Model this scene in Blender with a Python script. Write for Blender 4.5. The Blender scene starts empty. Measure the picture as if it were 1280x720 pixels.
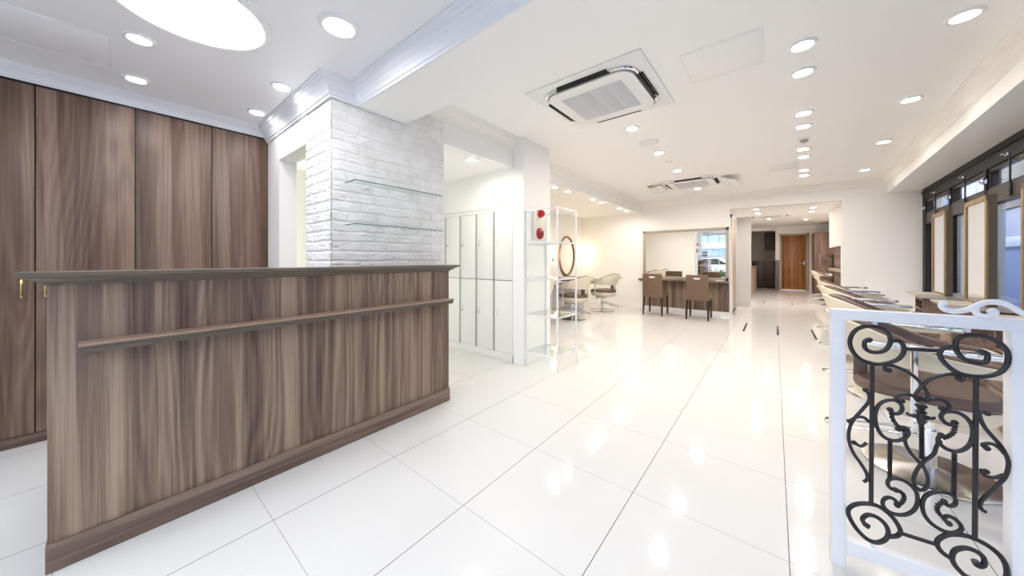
import bpy, bmesh, math, random
from mathutils import Vector, Matrix, noise
random.seed(7)
S = bpy.context.scene
COL = S.collection
PI = math.pi
R = math.radians

# ------------------------------------------------------------------ mesh helper
class MB:
    def __init__(s): s.v = []; s.f = []
    def add(s, vs, fs):
        k = len(s.v); s.v += [tuple(p) for p in vs]; s.f += [tuple(i + k for i in f) for f in fs]; return s
    def bm(s, b, mat=None):
        b.verts.ensure_lookup_table(); b.verts.index_update()
        vs = [(mat @ v.co if mat else v.co.copy()) for v in b.verts]
        s.add(vs, [[v.index for v in f.verts] for f in b.faces]); b.free(); return s
    def box(s, a, b, bev=0.0, seg=2, mat=None):
        x0, x1 = sorted((a[0], b[0])); y0, y1 = sorted((a[1], b[1])); z0, z1 = sorted((a[2], b[2]))
        m = bmesh.new(); bmesh.ops.create_cube(m, size=1.0)
        for v in m.verts:
            v.co = Vector((x0 + (v.co.x + .5) * (x1 - x0), y0 + (v.co.y + .5) * (y1 - y0), z0 + (v.co.z + .5) * (z1 - z0)))
        if bev > 0:
            bev = min(bev, .49 * min(x1 - x0, y1 - y0, z1 - z0))
            bmesh.ops.bevel(m, geom=list(m.edges), offset=bev, segments=seg, profile=.5, affect='EDGES')
        return s.bm(m, mat)
    def prism(s, poly, a, b, axis='Z'):
        n = len(poly)
        def P(p, t):
            if axis == 'Z': return (p[0], p[1], t)
            if axis == 'Y': return (p[0], t, p[1])
            return (t, p[0], p[1])
        vs = [P(p, a) for p in poly] + [P(p, b) for p in poly]
        fs = [tuple(range(n))[::-1], tuple(range(n, 2 * n))] + [(i, (i + 1) % n, n + (i + 1) % n, n + i) for i in range(n)]
        return s.add(vs, fs)
    def tube(s, pts, r, n=10, closed=False, caps=True, sx=1.0, twist=0.0):
        pts = [Vector(p) for p in pts]; m = len(pts)
        rr = r if isinstance(r, (list, tuple)) else [r] * m
        tang = []
        for i in range(m):
            if closed: t = pts[(i + 1) % m] - pts[i - 1]
            else: t = pts[min(i + 1, m - 1)] - pts[max(i - 1, 0)]
            tang.append(t.normalized() if t.length > 1e-9 else Vector((0, 0, 1)))
        up = Vector((0, 0, 1)) if abs(tang[0].z) < .9 else Vector((1, 0, 0))
        u = (up - tang[0] * up.dot(tang[0])).normalized()
        vs = []
        for i in range(m):
            if i:
                u = u - tang[i] * u.dot(tang[i])
                u = u.normalized() if u.length > 1e-6 else tang[i].orthogonal().normalized()
            w = tang[i].cross(u)
            for k in range(n):
                a = 2 * PI * k / n + twist * i
                q = rr[i] * (1 + (.28 * math.cos(3 * (2 * PI * k / n)) if twist else 0))
                vs.append(pts[i] + (u * math.cos(a) * sx + w * math.sin(a)) * q)
        fs = []
        for i in range(m if closed else m - 1):
            j = (i + 1) % m
            for k in range(n):
                l = (k + 1) % n
                fs.append((i * n + k, i * n + l, j * n + l, j * n + k))
        if caps and not closed:
            fs.append(tuple(range(n))[::-1]); fs.append(tuple((m - 1) * n + k for k in range(n)))
        return s.add(vs, fs)
    def lathe(s, prof, n=32, c=(0, 0, 0), sx=1.0, sy=1.0, mat=None):
        vs = []; m = len(prof)
        for r, z in prof:
            for k in range(n):
                a = 2 * PI * k / n
                p = Vector((r * math.cos(a) * sx, r * math.sin(a) * sy, z))
                if mat: p = mat @ p
                vs.append(p + Vector(c))
        fs = []
        for i in range(m - 1):
            for k in range(n):
                l = (k + 1) % n
                fs.append((i * n + k, i * n + l, (i + 1) * n + l, (i + 1) * n + k))
        if prof[0][0] > 1e-6: fs.append(tuple(range(n))[::-1])
        if prof[-1][0] > 1e-6: fs.append(tuple((m - 1) * n + k for k in range(n)))
        return s.add(vs, fs)
    def cyl(s, p0, p1, r0, r1=None, n=20):
        return s.tube([p0, p1], [r0, r0 if r1 is None else r1], n=n)
    def ball(s, c, r, n=16):
        rx, ry, rz = r if isinstance(r, (tuple, list)) else (r, r, r)
        m = bmesh.new(); bmesh.ops.create_uvsphere(m, u_segments=n, v_segments=max(8, n // 2), radius=1)
        for v in m.verts: v.co = Vector((c[0] + v.co.x * rx, c[1] + v.co.y * ry, c[2] + v.co.z * rz))
        return s.bm(m)
    def sweep(s, path, prof):
        """profile (offset to the left of the path, z) swept along an XY polyline with mitred corners"""
        n = len(path); k = len(prof); vs = []
        for i in range(n):
            p = Vector(path[i][:2])
            d0 = (p - Vector(path[i - 1][:2])).normalized() if i else None
            d1 = (Vector(path[i + 1][:2]) - p).normalized() if i < n - 1 else None
            a = d0 or d1; b = d1 or d0
            na = Vector((-a.y, a.x)); nb = Vector((-b.y, b.x)); mm = (na + nb)
            mm = mm / mm.dot(na) if abs(mm.dot(na)) > 1e-6 else na
            for o, z in prof: vs.append((p.x + mm.x * o, p.y + mm.y * o, z))
        fs = []
        for i in range(n - 1):
            for j in range(k):
                l = (j + 1) % k
                fs.append((i * k + j, i * k + l, (i + 1) * k + l, (i + 1) * k + j))
        fs.append(tuple(range(k))[::-1]); fs.append(tuple((n - 1) * k + j for j in range(k)))
        return s.add(vs, fs)
    def build(s, name, mat, parent=None, smooth=35, **kw):
        me = bpy.data.meshes.new(name); me.from_pydata(s.v, [], s.f); me.update()
        b = bmesh.new(); b.from_mesh(me); bmesh.ops.recalc_face_normals(b, faces=b.faces); b.to_mesh(me); b.free()
        if smooth:
            for p in me.polygons: p.use_smooth = True
            me.set_sharp_from_angle(angle=R(smooth))
        me.materials.append(mat)
        o = bpy.data.objects.new(name, me); COL.objects.link(o)
        if parent: o.parent = parent
        for k, v in kw.items(): o[k] = v
        return o

def tag(o, label=None, cat=None, group=None, kind=None):
    if label: o['label'] = label
    if cat: o['category'] = cat
    if group: o['group'] = group
    if kind: o['kind'] = kind
    return o
def thing(name, label, cat, loc=(0, 0, 0), rz=0.0, group=None):
    o = bpy.data.objects.new(name, None); COL.objects.link(o); o.empty_display_size = .1
    o.location = loc; o.rotation_euler = (0, 0, rz)
    return tag(o, label, cat, group)
def struct(name, mb, mat, parent=None, smooth=35):
    o = mb.build(name, mat, parent, smooth)
    if parent is None: o['kind'] = 'structure'
    return o
def copy_tree(o, parent=None):
    c = o.copy(); COL.objects.link(c)
    if parent: c.parent = parent
    for ch in list(o.children): copy_tree(ch, c)
    return c
def dup(o, loc, rz=None, label=None, group=None):
    c = copy_tree(o); c.location = loc
    if rz is not None: c.rotation_euler = (0, 0, rz)
    if label: c['label'] = label
    if group: c['group'] = group
    return c
def catmull(P, n=6, closed=False):
    P = [Vector(p) for p in P]; out = []; m = len(P)
    for i in range(m - 1):
        a = P[max(i - 1, 0)]; b = P[i]; c = P[i + 1]; d = P[min(i + 2, m - 1)]
        for k in range(n):
            t = k / n
            out.append(.5 * ((2 * b) + (c - a) * t + (2 * a - 5 * b + 4 * c - d) * t * t + (3 * b - a - 3 * c + d) * t ** 3))
    out.append(P[-1]); return out

# ------------------------------------------------------------------ materials
def lin(c):
    return tuple(((x / 255) / 12.92 if x / 255 <= .04045 else ((x / 255 + .055) / 1.055) ** 2.4) for x in c) + (1.0,)
class NT:
    def __init__(s, name):
        s.m = bpy.data.materials.new(name); s.m.use_nodes = True; s.t = s.m.node_tree; s.t.nodes.clear()
        s.out = s.n('ShaderNodeOutputMaterial')
    def n(s, typ, **kw):
        o = s.t.nodes.new(typ)
        for k, v in kw.items(): setattr(o, k, v)
        return o
    def l(s, a, b): s.t.links.new(a, b)
    def math(s, op, a, b=None, c=None):
        o = s.n('ShaderNodeMath', operation=op)
        for i, x in enumerate((a, b, c)):
            if x is None: continue
            if isinstance(x, (int, float)): o.inputs[i].default_value = x
            else: s.l(x, o.inputs[i])
        return o.outputs[0]
    def mix(s, f, a, b):
        o = s.n('ShaderNodeMix', data_type='RGBA')
        for sock, x in ((o.inputs[0], f), (o.inputs[6], a), (o.inputs[7], b)):
            if isinstance(x, (int, float, tuple)): sock.default_value = x
            else: s.l(x, sock)
        return o.outputs[2]
    def ramp(s, fac, stops, interp='LINEAR'):
        o = s.n('ShaderNodeValToRGB'); e = o.color_ramp.elements; o.color_ramp.interpolation = interp
        while len(e) < len(stops): e.new(.5)
        for i, (p, c) in enumerate(stops): e[i].position = p; e[i].color = c if len(c) == 4 else c + (1,)
        s.l(fac, o.inputs[0]); return o.outputs[0]
    def noise(s, vec, scale, detail=3, rough=.5, dist=0.0):
        o = s.n('ShaderNodeTexNoise'); o.inputs['Scale'].default_value = scale; o.inputs['Detail'].default_value = detail
        o.inputs['Roughness'].default_value = rough; o.inputs['Distortion'].default_value = dist
        if vec is not None: s.l(vec, o.inputs['Vector'])
        return o.outputs['Fac']
    def coords(s, scale=(1, 1, 1), rand=0.0, kind='Object'):
        tc = s.n('ShaderNodeTexCoord'); v = tc.outputs[kind]
        if rand:
            oi = s.n('ShaderNodeObjectInfo'); cm = s.n('ShaderNodeVectorMath', operation='SCALE')
            cm.inputs[0].default_value = (rand, rand * .7, rand * 1.3); s.l(oi.outputs['Random'], cm.inputs['Scale'])
            ad = s.n('ShaderNodeVectorMath', operation='ADD'); s.l(v, ad.inputs[0]); s.l(cm.outputs[0], ad.inputs[1]); v = ad.outputs[0]
        mp = s.n('ShaderNodeMapping'); mp.inputs['Scale'].default_value = scale; s.l(v, mp.inputs['Vector'])
        return mp.outputs[0]
    def pbr(s, col, rough=.5, metal=0.0, spec=.5, bump=None, bstr=.2, bdist=.01, coat=0.0, sheen=0.0):
        b = s.n('ShaderNodeBsdfPrincipled')
        for sock, x in ((b.inputs['Base Color'], col), (b.inputs['Roughness'], rough), (b.inputs['Metallic'], metal)):
            if isinstance(x, (int, float, tuple)): sock.default_value = x
            else: s.l(x, sock)
        b.inputs['Specular IOR Level'].default_value = spec
        b.inputs['Coat Weight'].default_value = coat; b.inputs['Coat Roughness'].default_value = .08
        b.inputs['Sheen Weight'].default_value = sheen
        if bump is not None:
            bn = s.n('ShaderNodeBump'); bn.inputs['Strength'].default_value = bstr; bn.inputs['Distance'].default_value = bdist
            s.l(bump, bn.inputs['Height']); s.l(bn.outputs[0], b.inputs['Normal'])
        s.l(b.outputs[0], s.out.inputs[0]); return s.m

def paint(name, rgb, rough=.5, nz=.02, spec=.5, bump=.0, bscale=80, metal=0.0, coat=0.0, sheen=0.0):
    t = NT(name); c = lin(rgb); v = t.coords()
    n = t.noise(v, 3.0, 3)
    c2 = tuple(max(0, x * (1 - nz * 2)) for x in c[:3]) + (1,)
    col = t.mix(n, c, c2)
    return t.pbr(col, rough, metal, spec, t.noise(v, bscale, 2) if bump else None, bump, .005, coat, sheen)
def emit(name, rgb, strength):
    t = NT(name); e = t.n('ShaderNodeEmission'); e.inputs[0].default_value = lin(rgb); e.inputs[1].default_value = strength
    t.l(e.outputs[0], t.out.inputs[0]); return t.m
def glass(name, tint=(1, 1, 1), refl=1.0):
    t = NT(name); tr = t.n('ShaderNodeBsdfTransparent'); tr.inputs[0].default_value = tuple(tint) + (1,)
    g = t.n('ShaderNodeBsdfGlossy'); g.inputs['Roughness'].default_value = 0.0
    lw = t.n('ShaderNodeLayerWeight'); lw.inputs['Blend'].default_value = .5
    fr = t.math('MULTIPLY_ADD', t.math('POWER', lw.outputs['Facing'], 5.0), .9, .035)
    mx = t.n('ShaderNodeMixShader'); t.l(t.math('MULTIPLY', fr, refl), mx.inputs[0]); t.l(tr.outputs[0], mx.inputs[1]); t.l(g.outputs[0], mx.inputs[2])
    t.l(mx.outputs[0], t.out.inputs[0]); return t.m
def wood(name, dark, mid, light, axis='Z', rough=.42, across=1.0, spec=.4, contrast=1.0, rand=3.0):
    """veneer: sliced boards of varying tone, cathedral figure, fine pores; grain along the given object axis"""
    t = NT(name)
    def sc(a, l): return {'Z': (a, a, l), 'Y': (a, l, a), 'X': (l, a, a)}[axis]
    v = t.coords(sc(1, .07), rand)
    base = t.noise(v, 3.0 * across, 2.0, .5, .25)                # broad figure
    board = t.noise(t.coords(sc(1, .012), rand), 11.0 * across, 3, .65)    # upright bands of tone
    vo = t.n('ShaderNodeTexVoronoi'); vo.voronoi_dimensions = '1D'; vo.inputs['Scale'].default_value = 1.0
    cv = t.coords(sc(13 * across, .25), rand); sp = t.n('ShaderNodeSeparateXYZ'); t.l(cv, sp.inputs[0])
    wsum = t.math('ADD', t.math('ADD', sp.outputs[0], sp.outputs[1]), sp.outputs[2])
    wob = t.math('MULTIPLY', t.noise(t.coords(sc(1, .18), rand), 4.0, 2), .7)
    t.l(t.math('ADD', wsum, wob), vo.inputs['W'])
    cell = t.n('ShaderNodeSeparateColor'); t.l(vo.outputs['Color'], cell.inputs[0])
    rings = t.math('MULTIPLY_ADD', t.math('SINE', t.math('MULTIPLY', base, 150.0)), .5, .8)   # contour lines of the figure
    fine = t.noise(t.coords(sc(1, .010), rand), 210.0 * across, 4, .75)
    med = t.noise(t.coords(sc(1, .02), rand), 55.0 * across, 4, .65)
    a = t.math('MULTIPLY', t.math('SUBTRACT', board, .5), .85 * contrast)
    a = t.math('ADD', a, t.math('MULTIPLY', t.math('SUBTRACT', cell.outputs[0], .5), .26 * contrast))
    a = t.math('ADD', a, t.math('MULTIPLY', t.math('SUBTRACT', med, .5), .62 * contrast))
    a = t.math('ADD', a, t.math('MULTIPLY', t.math('SUBTRACT', rings, .8), .13 * contrast))
    a = t.math('ADD', a, t.math('MULTIPLY', t.math('SUBTRACT', fine, .5), .42 * contrast))
    a = t.math('ADD', a, .5)
    col = t.ramp(a, [(.22, lin(dark)), (.47, lin(mid)), (.68, lin(light)), (.90, tuple(min(1, x * 1.15) for x in lin(light)[:3]) + (1,))])
    return t.pbr(col, rough, 0, spec, fine, .08, .002)
def metal(name, rgb, rough=.15):
    t = NT(name); return t.pbr(lin(rgb), rough, 1.0)

M = {}
M['wall'] = paint('white_wall_paint', (246, 244, 240), .55, .008)
M['ceil'] = paint('ceiling_paint', (248, 247, 244), .5, .008)
M['ceil_gloss'] = paint('reception_ceiling_paint', (240, 240, 243), .28, .008)
M['cornice'] = paint('cornice_plaster', (236, 237, 241), .65, .01, spec=.25, bump=.2, bscale=140)
M['beige_wall'] = paint('beige_wall_paint', (226, 223, 210), .6)
M['grey_wall'] = paint('light_grey_wall', (206, 205, 204), .55)
M['white_lac'] = paint('white_lacquer', (238, 238, 240), .3)
M['white_gate'] = paint('chipped_white_paint', (236, 236, 240), .42, .05, bump=.25, bscale=60)
M['locker'] = paint('locker_white', (238, 238, 232), .4)
M['grey_gap'] = paint('locker_grey_strip', (160, 160, 160), .5)
M['iron'] = paint('black_wrought_iron', (26, 25, 30), .42, .1, bump=.25, bscale=120)
M['black'] = paint('black_paint', (22, 22, 26), .5)
M['frame_dark'] = paint('dark_window_frame', (15, 14, 17), .6, .08)
M['frame_brown'] = paint('bronze_window_frame', (56, 48, 44), .35, .08)
M['chrome'] = metal('chrome', (226, 228, 232), .07)
M['steel'] = metal('brushed_steel', (206, 203, 200), .22)
M['brass'] = metal('brass', (214, 186, 130), .25)
M['mirror'] = metal('mirror_glass', (246, 247, 246), .0)
M['cream'] = paint('cream_leatherette', (222, 212, 192), .42, .03, bump=.1, bscale=160)
M['brown'] = paint('brown_leatherette', (104, 84, 74), .42, .04, bump=.1, bscale=160)
M['tan'] = paint('tan_brown_leatherette', (114, 91, 71), .45, .03, bump=.12, bscale=170)
M['darkleg'] = paint('dark_stained_leg', (50, 36, 34), .4)
M['red'] = paint('red_plastic', (196, 24, 30), .2)
M['darkred'] = paint('dark_red_plastic', (160, 30, 34), .3)
M['panel'] = paint('cream_alarm_panel', (232, 230, 214), .4)
M['acwhite'] = paint('white_plastic', (240, 240, 238), .4)
M['slot'] = paint('black_slot', (18, 18, 20), .6)
M['greyplastic'] = paint('grey_plastic', (170, 168, 165), .5)
M['stone_top'] = paint('pale_grey_worktop', (196, 188, 174), .35, .03)
M['champagne'] = paint('champagne_frame', (178, 166, 146), .32, .03)
M['moulding'] = wood('grey_brown_moulding', (84, 75, 66), (104, 94, 83), (124, 113, 101), 'Y', .35, contrast=.35)
M['rail_wood'] = wood('light_rail_wood', (128, 106, 92), (158, 134, 116), (182, 160, 142), 'Y', .35, contrast=.6)
M['walnut'] = wood('walnut_veneer', (84, 67, 59), (125, 103, 88), (162, 140, 119), 'Z')
M['walnut_warm'] = wood('warm_walnut_veneer', (84, 64, 54), (114, 90, 77), (142, 118, 102), 'Z', contrast=.85)
M['walnut_h'] = wood('walnut_veneer_lengthwise', (90, 72, 65), (120, 99, 88), (142, 122, 108), 'Y')
M['door_wood'] = wood('orange_brown_door_veneer', (96, 58, 28), (140, 90, 46), (172, 118, 66), 'Z', .35)
M['oak'] = wood('oak_frame_wood', (112, 90, 62), (136, 112, 80), (158, 134, 100), 'Z', .45, contrast=.6)
M['glass'] = glass('window_glass', (.93, .96, .98))
M['shelf_glass'] = glass('clear_shelf_glass', (.95, .985, .975), .5)
M['glass_edge'] = paint('green_glass_edge', (52, 84, 80), .1)
M['lamp'] = emit('lamp_lens', (255, 246, 236), 175.0)
M['lamp_cool'] = emit('lamp_lens_cool', (250, 250, 252), 50.0)
M['disc'] = emit('round_diffuser', (250, 251, 255), 9.0)
M['sconce'] = emit('sconce_shade', (255, 226, 178), 22.0)
M['asphalt'] = paint('street_asphalt', (92, 94, 98), .8, .1)
M['facade'] = paint('opposite_facade', (124, 144, 192), .6, .06)
M['facade_pale'] = paint('pale_facade_band', (196, 208, 226), .6, .04)
M['facade_grey'] = paint('grey_violet_facade', (150, 152, 176), .6, .06)
M['facade_panel'] = paint('blue_panel', (140, 160, 204), .6, .04)
M['lamp_dim'] = emit('dim_lamp_lens', (255, 246, 236), 30.0)
M['lamp_corridor'] = emit('corridor_lamp_lens', (255, 240, 232), 600.0)
M['mirror_back'] = paint('mirror_back_brown', (92, 80, 64), .5, .05)
M['cupboard'] = paint('beige_cupboard', (178, 162, 140), .45, .02)
M['pale_post'] = paint('pale_window_post', (206, 212, 220), .5)
M['cornice_warm'] = paint('main_cornice_plaster', (245, 242, 236), .65, .01, spec=.25, bump=.2)
M['hedge'] = paint('hedge_leaves', (58, 92, 44), .7, .3)
M['car'] = paint('white_car_paint', (236, 238, 242), .15, coat=.5)
M['tyre'] = paint('tyre_rubber', (26, 26, 28), .7)
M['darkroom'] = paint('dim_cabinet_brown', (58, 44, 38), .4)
M['slate'] = paint('grey_wainscot', (108, 102, 96), .4)
def m_tile():
    t = NT('polished_white_tile'); tc = t.n('ShaderNodeTexCoord'); sp = t.n('ShaderNodeSeparateXYZ'); t.l(tc.outputs['Object'], sp.inputs[0])
    def edge(o, off, pitch):
        f = t.math('FRACT', t.math('DIVIDE', t.math('SUBTRACT', o, off), pitch))
        d = t.math('MULTIPLY', t.math('MINIMUM', f, t.math('SUBTRACT', 1.0, f)), pitch)
        return d
    dx = edge(sp.outputs[0], .045, .597); dy = edge(sp.outputs[1], .459, .5945)
    gx = t.math('LESS_THAN', dx, .0017); gy = t.math('LESS_THAN', dy, .0011)
    col = t.mix(t.noise(tc.outputs['Object'], 1.4, 4), lin((228, 227, 225)), lin((223, 222, 219)))
    col = t.mix(gy, col, lin((150, 147, 144))); col = t.mix(gx, col, lin((92, 90, 90)))
    g = t.math('MAXIMUM', gx, gy)
    rough = t.math('MULTIPLY_ADD', g, .5, .07)
    hgt = t.math('SUBTRACT', t.math('MULTIPLY', t.noise(tc.outputs['Object'], 2.2, 1), .2), g)
    return t.pbr(col, rough, 0, .5, hgt, .06, .004)
M['tile'] = m_tile()
def m_brick():
    t = NT('white_painted_brick'); v = t.coords()
    n = t.noise(v, 60, 5, .65); big = t.noise(v, 7, 2)
    col = t.mix(t.ramp(big, [(.35, (0, 0, 0)), (.65, (1, 1, 1))]), lin((242, 241, 238)), lin((231, 229, 224)))
    col = t.mix(t.ramp(n, [(.22, (1, 1, 1)), (.36, (0, 0, 0))]), col, lin((200, 196, 190)))
    return t.pbr(col, .7, 0, .3, n, .35, .006)
M['brick'] = m_brick()
def m_grille():
    t = NT('ac_grille'); tc = t.n('ShaderNodeTexCoord'); sp = t.n('ShaderNodeSeparateXYZ'); t.l(tc.outputs['Object'], sp.inputs[0])
    f = t.math('FRACT', t.math('MULTIPLY', sp.outputs[0], 110)); g = t.math('FRACT', t.math('MULTIPLY', sp.outputs[1], 110))
    h = t.math('MULTIPLY', t.math('LESS_THAN', f, .55), t.math('LESS_THAN', g, .55))
    return t.pbr(t.mix(h, lin((214, 216, 222)), lin((150, 152, 160))), .5)
M['grille'] = m_grille()
def m_brickout():
    t = NT('outside_brick'); b = t.n('ShaderNodeTexBrick'); b.inputs['Scale'].default_value = 4.0
    b.inputs['Color1'].default_value = lin((120, 104, 100)); b.inputs['Color2'].default_value = lin((100, 88, 88)); b.inputs['Mortar'].default_value = lin((150, 145, 145))
    mp = t.coords((1, 1, 1)); sp = t.n('ShaderNodeSeparateXYZ'); t.l(mp, sp.inputs[0]); cb = t.n('ShaderNodeCombineXYZ'); t.l(sp.outputs[1], cb.inputs[0]); t.l(sp.outputs[2], cb.inputs[1]); t.l(cb.outputs[0], b.inputs['Vector'])
    return t.pbr(b.outputs[0], .8)
M['brickout'] = m_brickout()
IRON = {'scroll':[[(0.1044,0.8688),(0.0971,0.8734),(0.0888,0.864),(0.0888,0.843),(0.101,0.8308),(0.1203,0.8302),(0.1393,0.8399),(0.1511,0.862),(0.1534,0.8828),(0.1464,0.9058),(0.1299,0.9189),(0.1059,0.9232),(0.0813,0.9177),(0.0613,0.8993),(0.0502,0.8695),(0.0512,0.8412),(0.0639,0.8111),(0.0863,0.7921),(0.1155,0.7866),(0.144,0.7941),(0.1696,0.8106),(0.1832,0.8329),(0.1864,0.8535),(0.181,0.8729),(0.1696,0.8801),(0.1571,0.8758)],[(0.3518,0.8606),(0.361,0.8682),(0.3687,0.8595),(0.3679,0.8427),(0.3583,0.8307),(0.3409,0.8303),(0.3212,0.8383),(0.3072,0.8582),(0.3032,0.8798),(0.3052,0.8991),(0.3152,0.9118),(0.337,0.9189),(0.3603,0.9187),(0.383,0.9093),(0.4015,0.8905),(0.4096,0.8646),(0.407,0.834),(0.3942,0.8075),(0.3717,0.7912),(0.3448,0.7843),(0.3172,0.786),(0.2971,0.7975),(0.2806,0.8157),(0.2702,0.8366),(0.269,0.8525),(0.2765,0.8665),(0.2909,0.8749),(0.3019,0.8759)],[(0.0986,0.1839),(0.0872,0.1916),(0.083,0.2084),(0.0976,0.2277),(0.1206,0.2277),(0.1408,0.2107),(0.1482,0.185),(0.1408,0.1564),(0.1181,0.1352),(0.0924,0.1383),(0.0661,0.1639),(0.0473,0.201),(0.0457,0.2268),(0.0608,0.2501),(0.0872,0.2657),(0.1181,0.2706),(0.1432,0.2589),(0.163,0.2382),(0.1751,0.2147),(0.1775,0.198),(0.1678,0.1808),(0.1492,0.171)],[(0.3434,0.1787),(0.3508,0.1639),(0.3622,0.1748),(0.361,0.1971),(0.3467,0.2099),(0.3259,0.2115),(0.3047,0.1969),(0.2961,0.1747),(0.2983,0.1501),(0.3133,0.1273),(0.3322,0.1136),(0.359,0.1078),(0.387,0.1193),(0.4046,0.1477),(0.4073,0.1778),(0.4007,0.2066),(0.383,0.2303),(0.3549,0.2466),(0.3217,0.2515),(0.2875,0.2396),(0.2655,0.2127),(0.2633,0.1912),(0.2743,0.1724),(0.2953,0.1594)]],'ogee':[[(0.1497,0.7699),(0.1422,0.7671),(0.1384,0.7761),(0.1431,0.7851),(0.1557,0.7886),(0.1764,0.7814),(0.199,0.7687),(0.2167,0.7521),(0.2276,0.7345),(0.2384,0.7138),(0.2419,0.6949),(0.2341,0.6761)],[(0.3084,0.7717),(0.3132,0.7638),(0.3192,0.7712),(0.3152,0.7818),(0.3052,0.785),(0.2848,0.78),(0.264,0.7696),(0.2427,0.7526),(0.2307,0.7318),(0.2189,0.7096),(0.2123,0.6883),(0.2202,0.6729)],[(0.1895,0.5612),(0.1895,0.5222),(0.2014,0.4904),(0.2201,0.4648),(0.2339,0.445),(0.2421,0.4132),(0.2394,0.3845),(0.2284,0.3652)],[(0.2664,0.5483),(0.261,0.5261),(0.2543,0.5),(0.2339,0.4693),(0.2178,0.4361),(0.2094,0.4016),(0.2131,0.3749),(0.2256,0.3641)]],'volute':[[(0.2233,0.6862),(0.2034,0.6917),(0.1855,0.6918),(0.1709,0.6825),(0.1663,0.668),(0.1732,0.6608),(0.181,0.6666)],[(0.2406,0.6848),(0.264,0.692),(0.2806,0.6874),(0.2889,0.6753),(0.2868,0.6601),(0.2794,0.6551),(0.2732,0.6619)],[(0.1525,0.6288),(0.1608,0.6173),(0.1741,0.6206),(0.1823,0.638),(0.1773,0.657),(0.1636,0.6653),(0.144,0.6595),(0.1251,0.6401),(0.116,0.6047),(0.1184,0.5639),(0.1308,0.5328),(0.1497,0.5204),(0.1709,0.5226),(0.19,0.5389),(0.1967,0.5568),(0.1927,0.5717),(0.181,0.5739),(0.1728,0.5649)],[(0.3011,0.6216),(0.2909,0.6113),(0.2773,0.6192),(0.2715,0.6357),(0.2806,0.6522),(0.3052,0.6569),(0.3252,0.6443),(0.337,0.6223),(0.3394,0.5918),(0.3331,0.5587),(0.3192,0.5357),(0.3011,0.5251),(0.2827,0.5277),(0.269,0.5409),(0.2648,0.5565),(0.2715,0.5713)],[(0.1664,0.3449),(0.1556,0.3452),(0.1472,0.3565),(0.1482,0.3728),(0.1605,0.3844),(0.1823,0.3864),(0.2014,0.3762),(0.2154,0.3547),(0.2182,0.3243),(0.2108,0.2933),(0.1919,0.268),(0.1678,0.2581),(0.1457,0.2635),(0.1348,0.2808),(0.1373,0.3),(0.1507,0.3124),(0.1654,0.3073),(0.1698,0.2918)],[(0.2779,0.3476),(0.2866,0.3368),(0.3005,0.345),(0.303,0.3641),(0.294,0.3761),(0.2743,0.3782),(0.2543,0.3693),(0.2362,0.3487),(0.2293,0.3182),(0.2339,0.2853),(0.2498,0.2608),(0.2743,0.2474),(0.2961,0.2488),(0.3133,0.2644),(0.3141,0.2815),(0.3026,0.2967),(0.2875,0.3019),(0.2774,0.2896),(0.2883,0.2772)]],'side':[[(0.0902,0.6858),(0.0991,0.6716),(0.0991,0.6458),(0.0813,0.6102),(0.0613,0.5734),(0.0502,0.5421),(0.0456,0.5088),(0.0481,0.4774),(0.0588,0.443),(0.0764,0.4133),(0.0922,0.3821),(0.0951,0.3587),(0.0853,0.3447)],[(0.0481,0.5593),(0.0664,0.5797),(0.0863,0.5833),(0.0991,0.5712)],[(0.0608,0.4827),(0.0793,0.4748),(0.0934,0.4924)],[(0.3687,0.6689),(0.3603,0.673),(0.3533,0.667),(0.3557,0.6459),(0.3649,0.6205),(0.3792,0.5969),(0.3942,0.5739),(0.4059,0.5442),(0.4103,0.5155),(0.4034,0.474),(0.383,0.4332),(0.3622,0.3935),(0.3541,0.3681),(0.3583,0.3513),(0.366,0.3482)],[(0.3679,0.5553),(0.359,0.5643),(0.3751,0.573),(0.3909,0.5655),(0.4046,0.546)],[(0.3662,0.4792),(0.3569,0.4799),(0.3638,0.4653),(0.383,0.4655),(0.4027,0.4814)]],'bar':[[(0.1878,0.853),(0.2661,0.8572)],[(0.1083,0.7888),(0.1048,0.2675)],[(0.346,0.7832),(0.3434,0.2565)],[(0.1799,0.1955),(0.261,0.1936)]],'twist':[[(0.1543,0.6197),(0.1599,0.5919),(0.1741,0.5707)],[(0.3011,0.6127),(0.2979,0.5877),(0.2856,0.5702),(0.2732,0.5589)],[(0.1664,0.3449),(0.1799,0.3414),(0.1862,0.326),(0.1799,0.3058),(0.1707,0.2936)],[(0.2779,0.3455),(0.2637,0.3284),(0.2628,0.3074),(0.2752,0.2921)],[(0.1517,0.5218),(0.1507,0.3809)],[(0.2996,0.5176),(0.2974,0.3721)],[(0.2263,0.598),(0.227,0.474)]],'crest':[[(0.2805,1.0205),(0.2752,1.0202),(0.2729,1.0118),(0.2793,1.0005),(0.299,0.9945),(0.3189,0.9984),(0.3384,1.0088),(0.3549,1.0232),(0.3737,1.031),(0.3949,1.0304),(0.413,1.021),(0.4308,1.0055),(0.4445,0.9963)],[(0.344,1.0083),(0.3445,0.9983),(0.3494,0.9886),(0.3603,0.9835),(0.3737,0.9856),(0.383,0.9942),(0.3823,1.0036),(0.3759,1.0014)]],'finial':[(0.2276,0.6654),(0.2276,0.6457),(0.1967,0.6182),(0.2513,0.6222),(0.2254,0.5978),(0.2123,0.6552),(0.2427,0.6624)],'tab':[(0.1203,0.9372),(0.1203,0.9268),(0.3351,0.9343),(0.3351,0.9218)]}
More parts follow.
